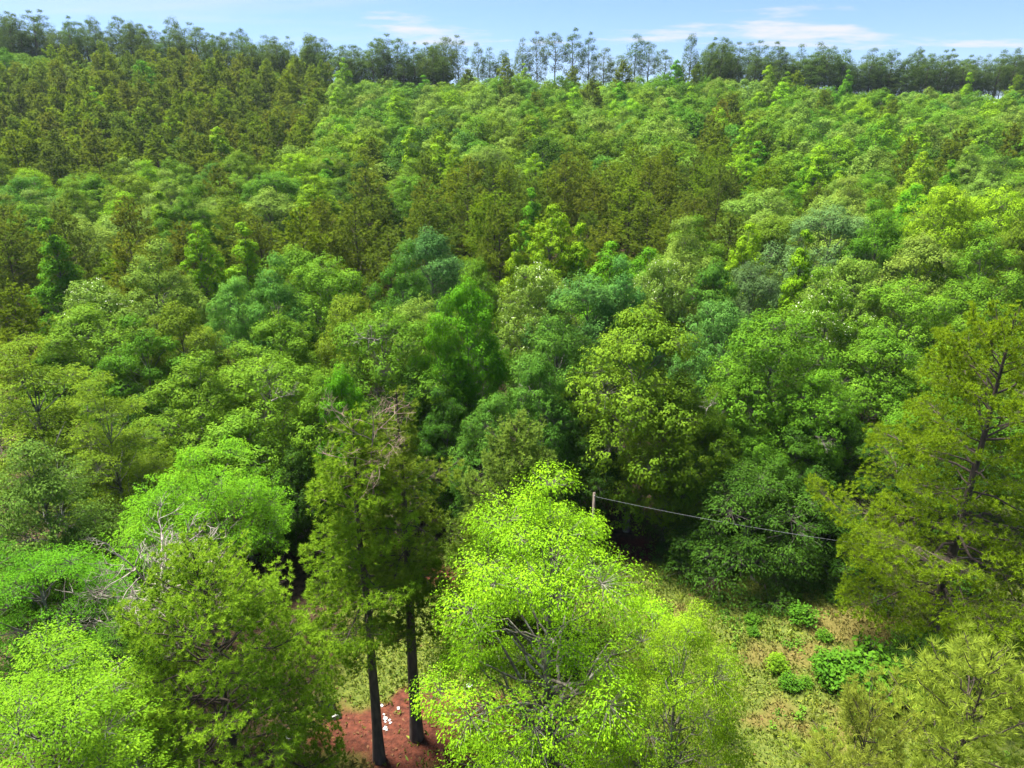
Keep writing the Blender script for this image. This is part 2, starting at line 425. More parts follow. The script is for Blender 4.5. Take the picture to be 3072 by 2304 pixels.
def ray(px, py):
    u = (px-1536)/FPX; v = (1152-py)/FPX
    return u, math.cos(TILT)+v*math.sin(TILT), -math.sin(TILT)+v*math.cos(TILT)
def at_y(px, py, Y):
    """world point on the photograph's sight line at ground distance Y"""
    u, dy, dz = ray(px, py); k = Y/dy
    return u*k, Y, CAM_Z+dz*k
def project(x, y, z):
    dz = z-CAM_Z; dep = y*math.cos(TILT)-dz*math.sin(TILT); vv = y*math.sin(TILT)+dz*math.cos(TILT)
    return 1536+FPX*x/dep, 1152-FPX*vv/dep

gx = np.unique(np.concatenate([np.arange(-24, 36, .3), -24-np.geomspace(.5, 1400, 44), 36+np.geomspace(.5, 1400, 44)]))
gy = np.unique(np.concatenate([np.arange(10, 50, .3), 50+np.arange(1, 240, 5), 290+np.geomspace(8, 1200, 20), 10-np.geomspace(.6, 300, 16)]))
GX, GY = np.meshgrid(gx, gy); GZ = terrain(GX, GY)
def clay_at(x, y):
    """bare red soil under the two pines and a few worn spots"""
    d = np.hypot((x+3.6)/4.6, (y-25.2)/2.6)
    d2 = np.hypot((x+2.0)/2.2, (y-22.2)/1.2); d3 = np.hypot((x+7.6)/2.5, (y-25.0)/1.3)
    d4 = np.hypot((x-13.6)/2.4, (y-26.0)/1.0)+.5; d5 = np.hypot((x+3.5)/5, (y-37)/2)+.2; d6 = np.hypot((x-8.5)/3, (y-40.5)/1.6)
    n = fbm(x*.55+3, y*.55+8, 4)
    m = np.minimum.reduce([d, d2, d3, d5+.1, d6+.1])
    return 1-sstep(-.2, .22, m-1+(n-.5)*1.5)
def thatch_at(x, y):
    n = fbm(x*.32+31, y*.5+4, 4); b = np.hypot((x-17.5)/7, (y-31)/6.5)
    return np.clip(sstep(.53, .78, n+.20*(1-np.clip(b, 0, 1.4))), 0, 1)
def wood_at(x, y): return np.clip(sstep(39.5, 42.5, y+2.5*(fbm(x*.2, y*.2)-.5))+sstep(-8.5, -11, x+2*(fbm(x*.3+5, y*.3)-.5)), 0, 1)
V = np.stack([GX, GY, GZ], -1).reshape(-1, 3)
ny, nx = GX.shape
ii = np.arange(ny-1)[:, None]*nx+np.arange(nx-1)[None]
F = np.stack([ii, ii+1, ii+nx+1, ii+nx], -1).reshape(-1, 4)
def ground_mat():
    m, N, L, out = mat_new('ground')
    tc = N.new('ShaderNodeTexCoord')
    def at(n):
        a = N.new('ShaderNodeAttribute'); a.attribute_name = n; return a.outputs['Fac']
    def noise(s, d=6):
        n = N.new('ShaderNodeTexNoise'); n.inputs['Scale'].default_value = s; n.inputs['Detail'].default_value = d
        L.new(tc.outputs['Object'], n.inputs['Vector']); return n.outputs['Fac']
    def ramp(f, c1, c2, a=.35, b=.65):
        r = N.new('ShaderNodeValToRGB'); r.color_ramp.elements[0].position = a; r.color_ramp.elements[1].position = b
        r.color_ramp.elements[0].color = (*c1, 1); r.color_ramp.elements[1].color = (*c2, 1); L.new(f, r.inputs[0]); return r.outputs[0]
    def mix(f, a, b):
        x = N.new('ShaderNodeMix'); x.data_type = 'RGBA'; L.new(f, x.inputs['Factor']); L.new(a, x.inputs['A']); L.new(b, x.inputs['B']); return x.outputs['Result']
    grass = ramp(noise(5), (.05, .072, .012), (.105, .125, .022))
    thatch = ramp(noise(7), (.072, .068, .015), (.13, .105, .03))
    clay = ramp(noise(4), (.038, .014, .009), (.115, .036, .021), .3, .7)
    litter = ramp(noise(3), (.03, .02, .012), (.085, .055, .03))
    c = mix(at('thatch'), grass, thatch); c = mix(at('wood'), c, litter); c = mix(at('clay'), c, clay)
    pb = N.new('ShaderNodeBsdfPrincipled'); pb.inputs['Roughness'].default_value = .95; pb.inputs['Specular IOR Level'].default_value = .1
    L.new(c, pb.inputs['Base Color'])
    bp = N.new('ShaderNodeBump'); bp.inputs['Strength'].default_value = .8; bp.inputs['Distance'].default_value = .08
    L.new(noise(9, 8), bp.inputs['Height']); L.new(bp.outputs[0], pb.inputs['Normal'])
    L.new(pb.outputs[0], out.inputs[0]); return m
gme = raw_mesh('ground', V, [F], ground_mat(), {'clay': clay_at(V[:, 0], V[:, 1]), 'thatch': thatch_at(V[:, 0], V[:, 1]), 'wood': wood_at(V[:, 0], V[:, 1])}, smooth=True)
tag(obj('ground', gme), kind='structure')

# ------------------------------------------------------------------ colours (linear, real leaf colours)
LIME = (.178, .315, .010); YGREEN = (.165, .315, .009); BRIGHT = (.09, .26, .009); MID = (.082, .195, .011); OAK = (.108, .218, .013)
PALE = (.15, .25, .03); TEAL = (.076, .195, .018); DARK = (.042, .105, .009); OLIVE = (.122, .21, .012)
PINE = (.145, .235, .012); PINEY = (.185, .29, .011); PINEB = (.132, .19, .015); PINEG = (.105, .175, .016); RIDGE = (.062, .115, .016)
CNAME = {LIME: 'lime', YGREEN: 'yellow-green', BRIGHT: 'vivid green', MID: 'mid green', OAK: 'leaf green', PALE: 'pale green', TEAL: 'bluish green',
         DARK: 'dark green', OLIVE: 'olive', PINE: 'green', PINEY: 'yellowish', PINEB: 'brownish', PINEG: 'grey-green', RIDGE: 'dark'}

# ------------------------------------------------------------------ tree prototypes (mesh data)
K = {}
# near
K['lime'] = broadleaf(17, 14.5, 5.0, 2.0, 'dome', nl=76, lr=1.2, nc=24, cr=.42, nleaf=56, leaf=.092, asp=.5, style='droop', jag=.34, trunk_r=.26, bark=M_GBARK, split_limbs=14, name='lime')
K['feather'] = broadleaf(12, 11, 4.6, 6.6, 'umbrella', nl=36, lr=1.3, nc=24, cr=.45, nleaf=48, leaf=.135, asp=.4, style='layer', flat=.4, trunk_r=.17, bark=M_GBARK, split_limbs=6, name='feather')
K['near_a'] = broadleaf(13, 12, 4.2, 2.5, 'dome', nl=46, lr=1.25, nc=24, cr=.4, nleaf=60, leaf=.095, asp=.46, style='layer', flat=.4, name='near_a')
K['near_b'] = broadleaf(14, 13.5, 3.4, 2.5, 'tall', nl=46, lr=1.2, nc=24, cr=.42, nleaf=52, leaf=.13, asp=.5, style='droop', name='near_b')
K['olivefeather'] = broadleaf(15, 16.5, 4.2, 2.0, 'tall', nl=64, lr=1.15, nc=22, cr=.42, nleaf=40, leaf=.14, asp=.38, style='layer', flat=.3, name='olivefeather')
K['bush'] = broadleaf(16, 9, 5, .2, 'bush', nl=52, lr=1.3, nc=22, cr=.48, nleaf=40, leaf=.17, asp=.4, style='droop', name='bush')
K['pine_l'] = pine(21, 12.5, 4.9, .8, prof='round', irr=.25, nb=116, dens=13, spread=.45, tuft=21, nlen=.19, nw=.032, tfuzz=1.1, name='pine_l', split_limbs=10, vscat=.24, bare=.42)
K['pine_t1'] = pine(22, 17.4, 3.1, 6.6, prof='round', irr=.55, nb=52, dens=30, spread=.55, tuft=22, nlen=.19, nw=.03, tfuzz=1.1, name='pine_t1', trunk_r=.23, droop=.12, split_limbs=8, vscat=.2, bare=.25, upturn=.35)
K['pine_t2'] = pine(23, 17.9, 2.7, 7.4, prof='round', irr=.6, nb=48, dens=28, spread=.55, tuft=22, nlen=.19, nw=.03, tfuzz=1.1, name='pine_t2', trunk_r=.25, split_limbs=8, vscat=.2, bare=.25, upturn=.4)
K['pine_r'] = pine(24, 19.2, 7.8, 2.4, prof='round', irr=.5, nb=70, dens=19, spread=.46, tuft=19, nlen=.2, nw=.038, tfuzz=1.1, name='pine_r', trunk_r=.32, droop=.05, bare=.32, split_limbs=16, vscat=.2, upturn=.26)
K['pine_n'] = pine(25, 14, 4.4, 1.5, nb=64, dens=15, spread=.4, tuft=20, nlen=.3, nw=.02, name='pine_n', trunk_r=.11, upturn=.9, split_limbs=8, vscat=.25, bare=.2)
K['cedar'] = pine(26, 12.5, 3.4, .6, nb=100, dens=30, spread=.45, tuft=12, nlen=.18, nw=.046, prof='loblolly', irr=.3, name='cedar', trunk_r=.16, upturn=.8, bare=.2, vscat=.18)
# middle distance
for i in range(4):
    K[f'oak{i}'] = broadleaf(30+i, 15.5, 5.0, 3.4, ['dome', 'dome', 'tall', 'dome'][i], nl=[62, 70, 64, 56][i], lr=[1.55, 1.35, 1.4, 1.8][i], flat=.75, nc=23, cr=.44, nleaf=34, leaf=.175, asp=.62, sheen=(i in (0, 1)), name=f'oak{i}')
for i in range(2):
    K[f'gum{i}'] = broadleaf(40+i, 16, 3.0, 3, ['cone', 'tall'][i], jag=.3, nl=84, lr=.8, nc=12, cr=.36, nleaf=26, leaf=.18, asp=.7, name=f'gum{i}')
for i in range(3):
    K[f'ypine{i}'] = pine(45+i, 15, 3.0, 5.0, nb=62, dens=13, spread=.45, tuft=12, nlen=.28, nw=.06, vscat=.2, prof='young', name=f'ypine{i}', trunk_r=.14, upturn=.9, fine=False, tfuzz=.7)
# far
for i in range(5):
    K[f'foak{i}'] = broadleaf(50+i, 15.5, 5.0, 4.0, ['dome', 'dome', 'tall', 'dome', 'dome'][i], nl=[40, 48, 40, 34, 56][i], lr=[1.75, 1.55, 1.6, 2.0, 1.35][i], jag=.2, flat=.85, nc=18, cr=.52, nleaf=14, leaf=.3, asp=.75, twigs=False, name=f'foak{i}')
for i in range(3):
    K[f'fgum{i}'] = broadleaf(60+i, 16, 3.0, 4, ['tall', 'cone', 'tall'][i], jag=.3, nl=60, lr=.85, nc=10, cr=.42, nleaf=14, leaf=.3, asp=.7, twigs=False, name=f'fgum{i}')
for i in range(4):
    K[f'fpine{i}'] = pine(65+i, 15, 3.0, 4.5, nb=48, dens=10, spread=.45, tuft=9, nlen=.38, nw=.12, vscat=.22, prof='young', name=f'fpine{i}', trunk_r=.14, upturn=.8, fine=False, tfuzz=.8)
for i in range(5):
    K[f'rpine{i}'] = broadleaf(70+i, 25, 3.5, [10, 11.5, 7.5, 13.5, 11][i], ['dome', 'tall', 'dome', 'dome', 'tall'][i], nl=[34, 40, 44, 26, 30][i], lr=1.3, nc=10, cr=.62, nleaf=18, jag=.16,
                               leaf=.3, asp=.5, flat=.85, twigs=False, trunk_r=.27, bark=M_PBARK, lmat=M_NEEDLE, name=f'rpine{i}')
# ------------------------------------------------------------------ placing trees
rngP = np.random.default_rng(77)
TREES = []
def tree(kind, name, cat, x, y, h, R, color, rot=None, label=None, group=None, zoff=0.0, tilt=0.0):
    k = K[kind]; z = float(terrain(x, y))
    e = bpy.data.objects.new(name, None); COL.objects.link(e)
    e.empty_display_size = .5
    e.location = (x, y, z+zoff); e.rotation_euler = (tilt, 0, rngP.uniform(0, 6.283) if rot is None else rot)
    e.scale = (R/k['R'], R/k['R'], h/k['H'])
    jit = rngP.uniform(.9, 1.1); col = tuple(np.clip(np.array(color)*jit*(1+rngP.normal(0, .04, 3)), .003, 1))
    obj('trunk', k['trunk'], e); obj('crown', k['crown'], e, col)
    for lm in k['limbs']: obj('limb', lm, e)
    if label and 'whitish' in label: obj('sheen', k['sheen'], e)
    tag(e, label, cat, group)
    TREES.append(e)
    return e
def top(kind, name, cat, px, py, Y, W, color, label, rot=None, group=None):
    """a tree whose crown top stands on the sight line (px, py) at ground distance Y, W metres wide"""
    x, y, z = at_y(px, py, Y)
    return tree(kind, name, cat, x, y, z-float(terrain(x, y)), W/2, color, rot, label, group)

# foreground
top('lime', 'lime_green_tree', 'tree', 1650, 1500, 22.0, 10.8, LIME, 'large lime-green broadleaf tree with lichen-grey limbs in the front centre', rot=.4)
top('lime', 'lime_green_tree', 'tree', 2050, 1860, 19.2, 6.4, LIME, 'lower lime-green tree in front, right of the large one, beside the clearing', rot=3.6)
top('pine_l', 'pine_tree', 'pine tree', 590, 1640, 21.5, 9.4, (.20, .325, .02), 'bushy green pine in front, filling the lower left below the dead grey tree')
pineA = tree('pine_t1', 'pine_tree', 'pine tree', -6.1, 23.6, 17.4, 3.4, (.17, .275, .016), label='tall pine with bare grey-brown trunk, left of the two above red soil')
pineB = tree('pine_t2', 'pine_tree', 'pine tree', -4.55, 24.9, 17.9, 3.1, (.17, .25, .02), label='tall pine with blackened trunk and brown dead twigs, right of the two')
top('cedar', 'cedar_tree', 'cedar tree', 1545, 1252, 32, 8.4, (.17, .28, .035), 'small dark conical evergreen behind the lime-green tree')
tree('pine_r', 'pine_tree', 'pine tree', 23.8, 31.6, 19.2, 7.4, PINEY, label='large yellowish pine with layered boughs at the right edge', rot=1.0)
top('pine_n', 'pine_tree', 'pine tree', 2960, 1925, 15.5, 9, (.26, .35, .04), 'thin long-needled pine in the bottom right corner')
top('pine_n', 'pine_tree', 'pine tree', 2640, 2085, 15.0, 6, (.26, .35, .04), 'low long-needled pine left of the corner pine at bottom right', rot=2.0)
top('near_a', 'broadleaf_tree', 'tree', 60, 1990, 16.5, 8.6, (.15, .295, .011), 'lime feathery-leaved tree in the bottom left corner')
top('near_a', 'broadleaf_tree', 'tree', 80, 1625, 24, 8.0, BRIGHT, 'vivid green spreading tree on the left edge beside the bushy pine', rot=2.1)
top('near_a', 'broadleaf_tree', 'tree', 330, 1830, 22.5, 4.6, MID, 'darker green tree between the bottom left corner and the bushy pine', rot=4.1)
top('near_b', 'broadleaf_tree', 'tree', 80, 1345, 29, 7.0, (.105, .205, .024), 'dull green drooping tree on the left edge above the vivid green one')
top('feather', 'mimosa_tree', 'tree', 590, 1405, 31, 7.4, (.115, .285, .009), 'flat-topped vivid green feathery tree behind the dead grey branches')
top('olivefeather', 'cypress_tree', 'tree', 60, 1020, 36, 8.6, OLIVE, 'tall olive feathery tree on the left edge')
top('olivefeather', 'cypress_tree', 'tree', 290, 1130, 35, 6.4, OLIVE, 'olive feathery tree just right of the taller one on the left edge', rot=3.0)
dx, dy, dz = at_y(430, 1510, 24.3)
dead = bpy.data.objects.new('dead_tree', None); COL.objects.link(dead); dead.location = (dx, dy, float(terrain(dx, dy)))
tag(dead, 'leafless pale grey dead tree behind the bushy pine on the left', 'dead tree')
obj('branches', bare_branches(91, dz, 4.4, 4, .10, .5, 20, up=.1), dead)

# near edge of the wood: (2212-px x, y of crown top, distance, width m, colour, kind, label)
S = 3072/2212
EDGE = [
 (500, 905, 39, 8.0, OAK, 'oak0', 'oak with pale shoot tips directly behind the flat-topped mimosa'),
 (420, 800, 42, 8.6, OAK, 'oak1', 'oak beside the olive feathery trees, left of the pale-tipped oaks'),
 (580, 765, 43, 9.0, OAK, 'oak3', 'broad oak with pale shoot tips above the flat-topped mimosa'),
 (690, 800, 41, 6.0, OAK, 'oak2', 'rounded oak left of the pine with dead twigs'),
 (830, 665, 47, 9.0, MID, 'oak3', 'dark leafy oak with bare grey boughs above the two tall pines'),
 (735, 790, 40, 4.2, BRIGHT, 'oak2', 'small vivid green tree tucked left of the tall pine tops'),
 (1005, 600, 48, 6.4, BRIGHT, 'oak2', 'vivid green upright tree in the centre, above the small cedar'),
 (950, 690, 46, 5.0, BRIGHT, 'oak1', 'vivid green tree on the left flank of the upright central one'),
 (1065, 855, 40, 5.4, TEAL, 'oak0', 'bluish green tree right behind the small cedar'),
 (1170, 765, 42, 5.2, TEAL, 'oak2', 'bluish green vine-covered tree left of the big olive oak'),
 (1210, 690, 47, 8.4, TEAL, 'oak1', 'bluish green oak with bare forked boughs near the centre'),
 (1385, 655, 43, 9.6, (.125, .22, .012), 'oak2', 'big olive-green oak standing behind the utility pole'),
 (1460, 850, 41, 5.6, (.13, .22, .012), 'oak0', 'lower olive oak on the right flank of the big olive oak'),
 (1530, 870, 41.5, 5.4, OAK, 'oak1', 'leafy oak with pale twigs above the dark bush'),
 (1680, 665, 46, 9.2, MID, 'oak3', 'big rounded green oak above the dark drooping bush'),
 (1600, 780, 44, 5.4, MID, 'oak2', 'green oak on the left shoulder of the big rounded oak'),
 (1770, 800, 43, 6.2, MID, 'oak0', 'green oak between the big rounded oak and the yellowish pine'),
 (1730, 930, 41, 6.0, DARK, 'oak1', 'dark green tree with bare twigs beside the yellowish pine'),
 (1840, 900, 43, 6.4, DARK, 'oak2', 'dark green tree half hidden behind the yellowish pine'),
 (1650, 940, 41.5, 5.0, MID, 'oak0', 'small green oak right above the dark drooping bush'),
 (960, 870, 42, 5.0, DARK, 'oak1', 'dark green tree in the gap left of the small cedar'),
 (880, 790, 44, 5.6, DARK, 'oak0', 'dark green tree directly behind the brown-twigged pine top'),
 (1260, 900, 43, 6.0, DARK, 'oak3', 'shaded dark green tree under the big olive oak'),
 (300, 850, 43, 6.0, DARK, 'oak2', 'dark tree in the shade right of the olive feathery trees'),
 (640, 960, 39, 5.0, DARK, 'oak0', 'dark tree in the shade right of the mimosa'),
 (2030, 850, 43, 7.0, MID, 'oak1', 'mid green oak seen through the yellowish pine, left side'),
 (2200, 860, 43, 8.0, MID, 'oak3', 'mid green oak at the right edge behind the yellowish pine'),
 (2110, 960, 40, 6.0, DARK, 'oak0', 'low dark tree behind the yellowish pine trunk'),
 (2330, 900, 42, 8.0, MID, 'oak2', 'oak just outside the right edge behind the yellowish pine'),
 (2090, 720, 49, 8.0, OAK, 'oak1', 'leaf green oak behind the upper boughs of the yellowish pine'),
 (2220, 720, 50, 8.0, OAK, 'oak2', 'leaf green oak at the right edge behind the yellowish pine top'),
 # second row
 (170, 665, 53, 9.4, OAK, 'oak0', 'leaf green oak in the second row above the olive feathery trees'),
 (330, 560, 61, 9.6, PALE, 'oak1', 'pale oak standing against the pine belt at left'),
 (200, 605, 59, 7.6, PALE, 'oak0', 'pale oak with whitish painted sheen left of the tall pale oak'),
 (385, 650, 53, 7.6, OLIVE, 'oak2', 'olive rounded oak amid pale ones at left'),
 (500, 600, 58, 6.4, (.095, .235, .032), 'oak0', 'bluish pale oak against the pine belt'),
 (590, 590, 59, 7.6, (.09, .23, .03), 'oak1', 'bluish green oak right of the bluish pale one'),
 (695, 550, 61, 8.4, OAK, 'oak3', 'leaf green oak peaking against the pine belt left of centre'),
 (590, 680, 51, 8.4, OAK, 'oak2', 'leaf green oak below the bluish oaks left of centre'),
 (300, 720, 50, 8.0, MID, 'oak1', 'mid green oak below the olive rounded oak'),
 (100, 760, 50, 7.0, MID, 'oak2', 'mid green oak rising behind the tall olive feathery tree'),
 (760, 640, 53, 7.0, OLIVE, 'oak0', 'olive oak left of the bare-boughed oak'),
 (935, 490, 67, 9.4, (.07, .19, .035), 'oak2', 'bluish green oak rising in front of the pine belt near centre'),
 (870, 560, 62, 6.6, TEAL, 'oak1', 'bluish green oak on the left flank of the central rise'),
 (1030, 560, 60, 6.0, MID, 'oak0', 'mid green oak right of the central bluish rise'),
 (900, 640, 53, 6.6, PALE, 'oak3', 'greyish pale oak left of the upright vivid tree'),
 (1110, 505, 66, 4.2, YGREEN, 'gum0', 'slim yellow-green sweetgum just left of the tallest one'),
 (1195, 440, 70, 6.0, YGREEN, 'gum1', 'tallest yellow-green sweetgum spire in the centre'),
 (1255, 480, 69, 5.4, YGREEN, 'gum0', 'yellow-green sweetgum on the right flank of the tallest one'),
 (1320, 520, 66, 6.4, BRIGHT, 'gum1', 'vivid green sweetgum right of the central spires'),
 (1165, 570, 57, 7.2, PALE, 'oak0', 'pale oak with whitish painted sheen at the centre'),
 (1270, 590, 55, 8.2, (.09, .22, .04), 'oak3', 'fresh green oak right of the whitish central one'),
 (1345, 600, 55, 6.2, (.09, .22, .04), 'oak1', 'fresh green oak above the big olive oak'),
 (1480, 510, 64, 8.6, PALE, 'oak1', 'pale green oak in front of the right pine belt'),
 (1420, 560, 60, 6.0, PALE, 'oak0', 'pale oak with whitish painted sheen left of the pale green oak'),
 (1550, 560, 60, 6.6, TEAL, 'oak2', 'bluish oak below the slim sweetgums right of centre'),
 (1630, 560, 61, 6.6, (.085, .155, .042), 'oak3', 'greyish dark oak between two slim sweetgums'),
 (1622, 480, 68, 4.6, YGREEN, 'gum1', 'slim yellow-green sweetgum left of the greyish oak'),
 (1742, 495, 66, 5.0, YGREEN, 'gum0', 'yellow-green sweetgum spire right of the greyish oak'),
 (1570, 650, 52, 7.0, (.08, .2, .03), 'oak0', 'fresh green oak left of the big rounded oak'),
 (1790, 620, 54, 8.0, OAK, 'oak1', 'leaf green oak with whitish painted sheen right of the big rounded oak'),
 (1900, 700, 50, 8.0, OAK, 'oak2', 'leaf green oak behind the top of the yellowish pine'),
 (1960, 600, 57, 9.0, OAK, 'oak3', 'broad leaf green oak on the right above the yellowish pine'),
 (2110, 610, 57, 9.0, MID, 'oak0', 'mid green oak at the right edge above the yellowish pine'),
 (1840, 555, 62, 8.4, PALE, 'oak0', 'pale green oak right of the sweetgum spire'),
 (1990, 500, 68, 9.4, PALE, 'oak2', 'pale green broad oak in the right second row'),
 (2130, 520, 66, 9.0, OAK, 'oak1', 'leaf green oak in the second row at the right edge'),
 (1800, 440, 75, 10.0, (.10, .20, .05), 'oak3', 'greyish blue-green broad oak behind the sweetgum spire'),
 (1900, 470, 72, 8.0, MID, 'oak1', 'mid green oak right of the greyish blue-green one'),
 (2060, 400, 82, 10.0, LIME, 'oak0', 'bright lime round tree at right, left of its twin'),
 (2175, 400, 82, 9.5, LIME, 'oak3', 'bright lime round tree touching the right edge'),
 (2210, 480, 72, 7.0, OLIVE, 'oak2', 'olive oak cut by the right edge below the lime tree'),
 (100, 470, 72, 6.4, BRIGHT, 'gum0', 'vivid green upright tree standing alone in the left pines'),
 (425, 480, 76, 5.0, YGREEN, 'gum1', 'forked yellow-green sweetgum in the left pine belt'),
 (20, 620, 56, 7.0, PINE, 'ypine0', 'green pine at the left edge in the second row'),
 (10, 720, 50, 6.0, PINE, 'ypine1', 'dark pine at the left edge behind the olive feathery tree'),
]
NAME = {'oak': ('oak_tree', 'oak tree'), 'gum': ('sweetgum_tree', 'sweetgum tree'), 'ypi': ('young_pine_tree', 'pine tree')}
EP = []
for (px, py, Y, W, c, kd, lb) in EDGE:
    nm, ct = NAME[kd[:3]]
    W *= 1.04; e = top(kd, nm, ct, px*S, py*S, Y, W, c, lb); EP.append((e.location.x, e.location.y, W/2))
BOUGH = [bare_branches(200+i, 3.0, 2.6, 3, .075, .1, 7, 'bough', M_GBARK, .1) for i in range(2)]
for (px, py, Yb, key) in ((1130, 1020, 43, 'bare grey boughs'), (1600, 1180, 42, 'bare forked'), (2120, 1230, 38.5, 'pale twigs'), (2470, 1330, 38, 'bare twigs'), (820, 1200, 40, 'pale shoot tips above')):
    e = next(q for q in TREES if key in q.get('label', '')); e.rotation_euler = (0, 0, 0)
    w = np.array(at_y(px, py, Yb)); dlt = (w-np.array(e.location))/np.array(e.scale)
    o = obj('bare_bough', BOUGH[int(px) % 2], e); o.location = dlt; o.rotation_euler = (1.2, .3, px*.01); o.scale = (.62, .62, .62)
top('bush', 'drooping_bush', 'bush', 2265, 1395, 38.8, 10.8, DARK, 'big dark drooping bush reaching the grass at the edge of the clearing')
top('bush', 'drooping_bush', 'bush', 2490, 1480, 39.2, 8.0, DARK, 'dark drooping bush right of the biggest one, behind the cable', rot=2)
top('bush', 'drooping_bush', 'bush', 2110, 1540, 40.5, 5.6, (.045, .11, .013), 'smaller dark bush left of the biggest drooping bush', rot=4)

# hillside: jittered rows behind the edge
def inside(px, py, poly):
    c = False; n = len(poly)
    for i in range(n):
        x1, y1 = poly[i]; x2, y2 = poly[(i+1) % n]
        if (y1 > py) != (y2 > py) and px < (x2-x1)*(py-y1)/(y2-y1)+x1: c = not c
    return c
PINEBELT = [(-200, 480), (180, 470), (420, 455), (700, 440), (1090, 345), (1330, 330), (1560, 330), (1640, 420), (1560, 490), (1250, 520), (1000, 500), (820, 545), (400, 565), (-200, 600)]
UPLEFT = [(-300, 100), (300, 110), (720, 140), (700, 230), (640, 320), (560, 350), (250, 330), (-300, 370)]
CLUMPR = [(1620, 350), (1950, 330), (2212, 340), (2212, 370), (1700, 390)]
GUMROW = [(1540, 350), (1560, 400), (1700, 420), (1990, 430), (1990, 360), (1700, 345)]
rng = np.random.default_rng(2024)
SC = []
Y = 70.0
row = 0
while Y < 252:
    sp = 6.7+Y*.005
    X = -(.80*Y+14)+(row % 2)*sp*.5
    while X < .80*Y+14:
        x = X+rng.normal(0, 1.2); y = Y+rng.normal(0, 1.3); X += sp
        if any(math.hypot(x-a, y-b) < r+2.0 for a, b, r in EP): continue
        z = float(terrain(x, y)); px, py = project(x, y, z+15); px /= S; py /= S
        if px < -60 or px > 2272: continue
        r = rng.random()
        if inside(px, py, PINEBELT): kd = 'p' if r < .95 else ('g' if r < .98 else 'o')
        elif inside(px, py, UPLEFT): kd = 'p' if r < .93 else ('g' if r < .95 else 'o')
        elif inside(px, py, GUMROW): kd = 'g' if r < .6 else ('p' if r < .8 else 'o')
        else: kd = 'o' if r < .84 else ('g' if r < .92 else 'p')
        SC.append((kd, x, y, px, py))
    Y += sp*.92; row += 1
# skyline pines
ROWS = {}
Xr = -215.0
while Xr < 235:
    x = Xr+rng.normal(0, .8)
    thin = -22 < x < 62
    Xr += rng.uniform(4.0, 7.0) if thin else rng.uniform(3.2, 4.6)
    rows = 1 if thin else 3
    for q in range(rows):
        y = 257-q*5.5+rng.normal(0, 1.6)+max(0, x-50)*.2
        px, py = project(x, y, float(terrain(x, y))+25)
        if -60 < px/S < 2272: SC.append(('r', x, y, px/S, py/S)); ROWS[len(SC)-1] = 'single row' if thin else ['back row', 'middle row', 'front row'][q]
BAND = [(95, 'just behind the near oaks'), (135, 'low on the hillside'), (180, 'halfway up the hillside'), (400, 'high on the hillside')]
HOR = [(120, 'at the left edge'), (430, 'far left'), (760, 'left'), (1010, 'left of centre'), (1200, 'at centre'), (1450, 'right of centre'), (1780, 'right'), (2090, 'far right'), (4000, 'at the right edge')]
recs = []
for si, (kd, x, y, px, py) in enumerate(SC):
    far = y > 125
    if kd == 'o':
        c = [OAK, MID, PALE, OLIVE, TEAL, YGREEN, DARK][rng.choice(7, p=[.28, .2, .2, .12, .08, .07, .05])]
        h = rng.uniform(13, 17)*(1-.28*float(sstep(215, 240, y))); R = rng.uniform(4.3, 6.0); kind = f'foak{rng.integers(5)}' if far else f'oak{rng.integers(4)}'
        nm, ct, kp = ('pale_broadleaf_tree', 'broadleaf tree', 'round-crowned broadleaf') if c in (PALE, TEAL, YGREEN) else ('green_broadleaf_tree', 'maple tree', 'round-crowned maple') if c in (MID, OLIVE) else ('oak_tree', 'oak tree', 'round-crowned oak')  # same broadleaf meshes throughout; names split by leaf colour, not by known species
    elif kd == 'g':
        c = [YGREEN, LIME, BRIGHT][rng.choice(3, p=[.5, .25, .25])]
        h = rng.uniform(15, 18.5); R = rng.uniform(2.8, 4.0); kind = f'fgum{rng.integers(3)}' if far else f'gum{rng.integers(2)}'
        nm, ct, kp = 'sweetgum_tree', 'sweetgum tree', 'pointed sweetgum'
    elif kd == 'p':
        c = [PINEB, PINE, PINEG][rng.choice(3, p=[.38, .34, .28])]
        h = rng.uniform(15, 18.5); R = rng.uniform(3.6, 5.0); kind = f'fpine{rng.integers(4)}' if far else f'ypine{rng.integers(3)}'
        nm, ct, kp = 'young_pine_tree', 'pine tree', 'young pine'
    else:
        c = RIDGE; h = rng.uniform(16, 24)+(2.5 if ROWS[si] == 'single row' else 0); R = rng.uniform(2.8, 4.8); kind = f'rpine{rng.integers(5)}'
        nm, ct, kp = 'tall_pine_tree', 'tall pine', ('taller' if h > 20.2 else 'shorter')+' ridge pine'
    band = ROWS[si]+' on skyline' if kd == 'r' else next(b for lim, b in BAND if y < lim)
    hor = next(b for lim, b in HOR if px < lim)
    e = tree(kind, nm, ct, x, y, h, R, c)
    e['group'] = {'o': 'round broadleaf trees on the hillside', 'g': 'pointed sweetgums on the hillside', 'p': 'young pines on the hillside', 'r': 'tall pines along the skyline'}[kd]
    recs.append((f'{CNAME[c]} {kp} {band}, {hor}', px, e))
from collections import defaultdict
cl_ = defaultdict(list)
for lb, px, e in recs: cl_[lb].append((px, e))
ORD = ['leftmost', 'second from left', 'third from left', 'fourth from left', 'fifth from left', 'sixth from left', 'seventh from left', 'eighth from left', 'ninth from left', 'tenth from left', 'eleventh from left', 'twelfth from left']
NUM = {2: 'two', 3: 'three', 4: 'four', 5: 'five', 6: 'six', 7: 'seven', 8: 'eight', 9: 'nine', 10: 'ten', 11: 'eleven', 12: 'twelve'}
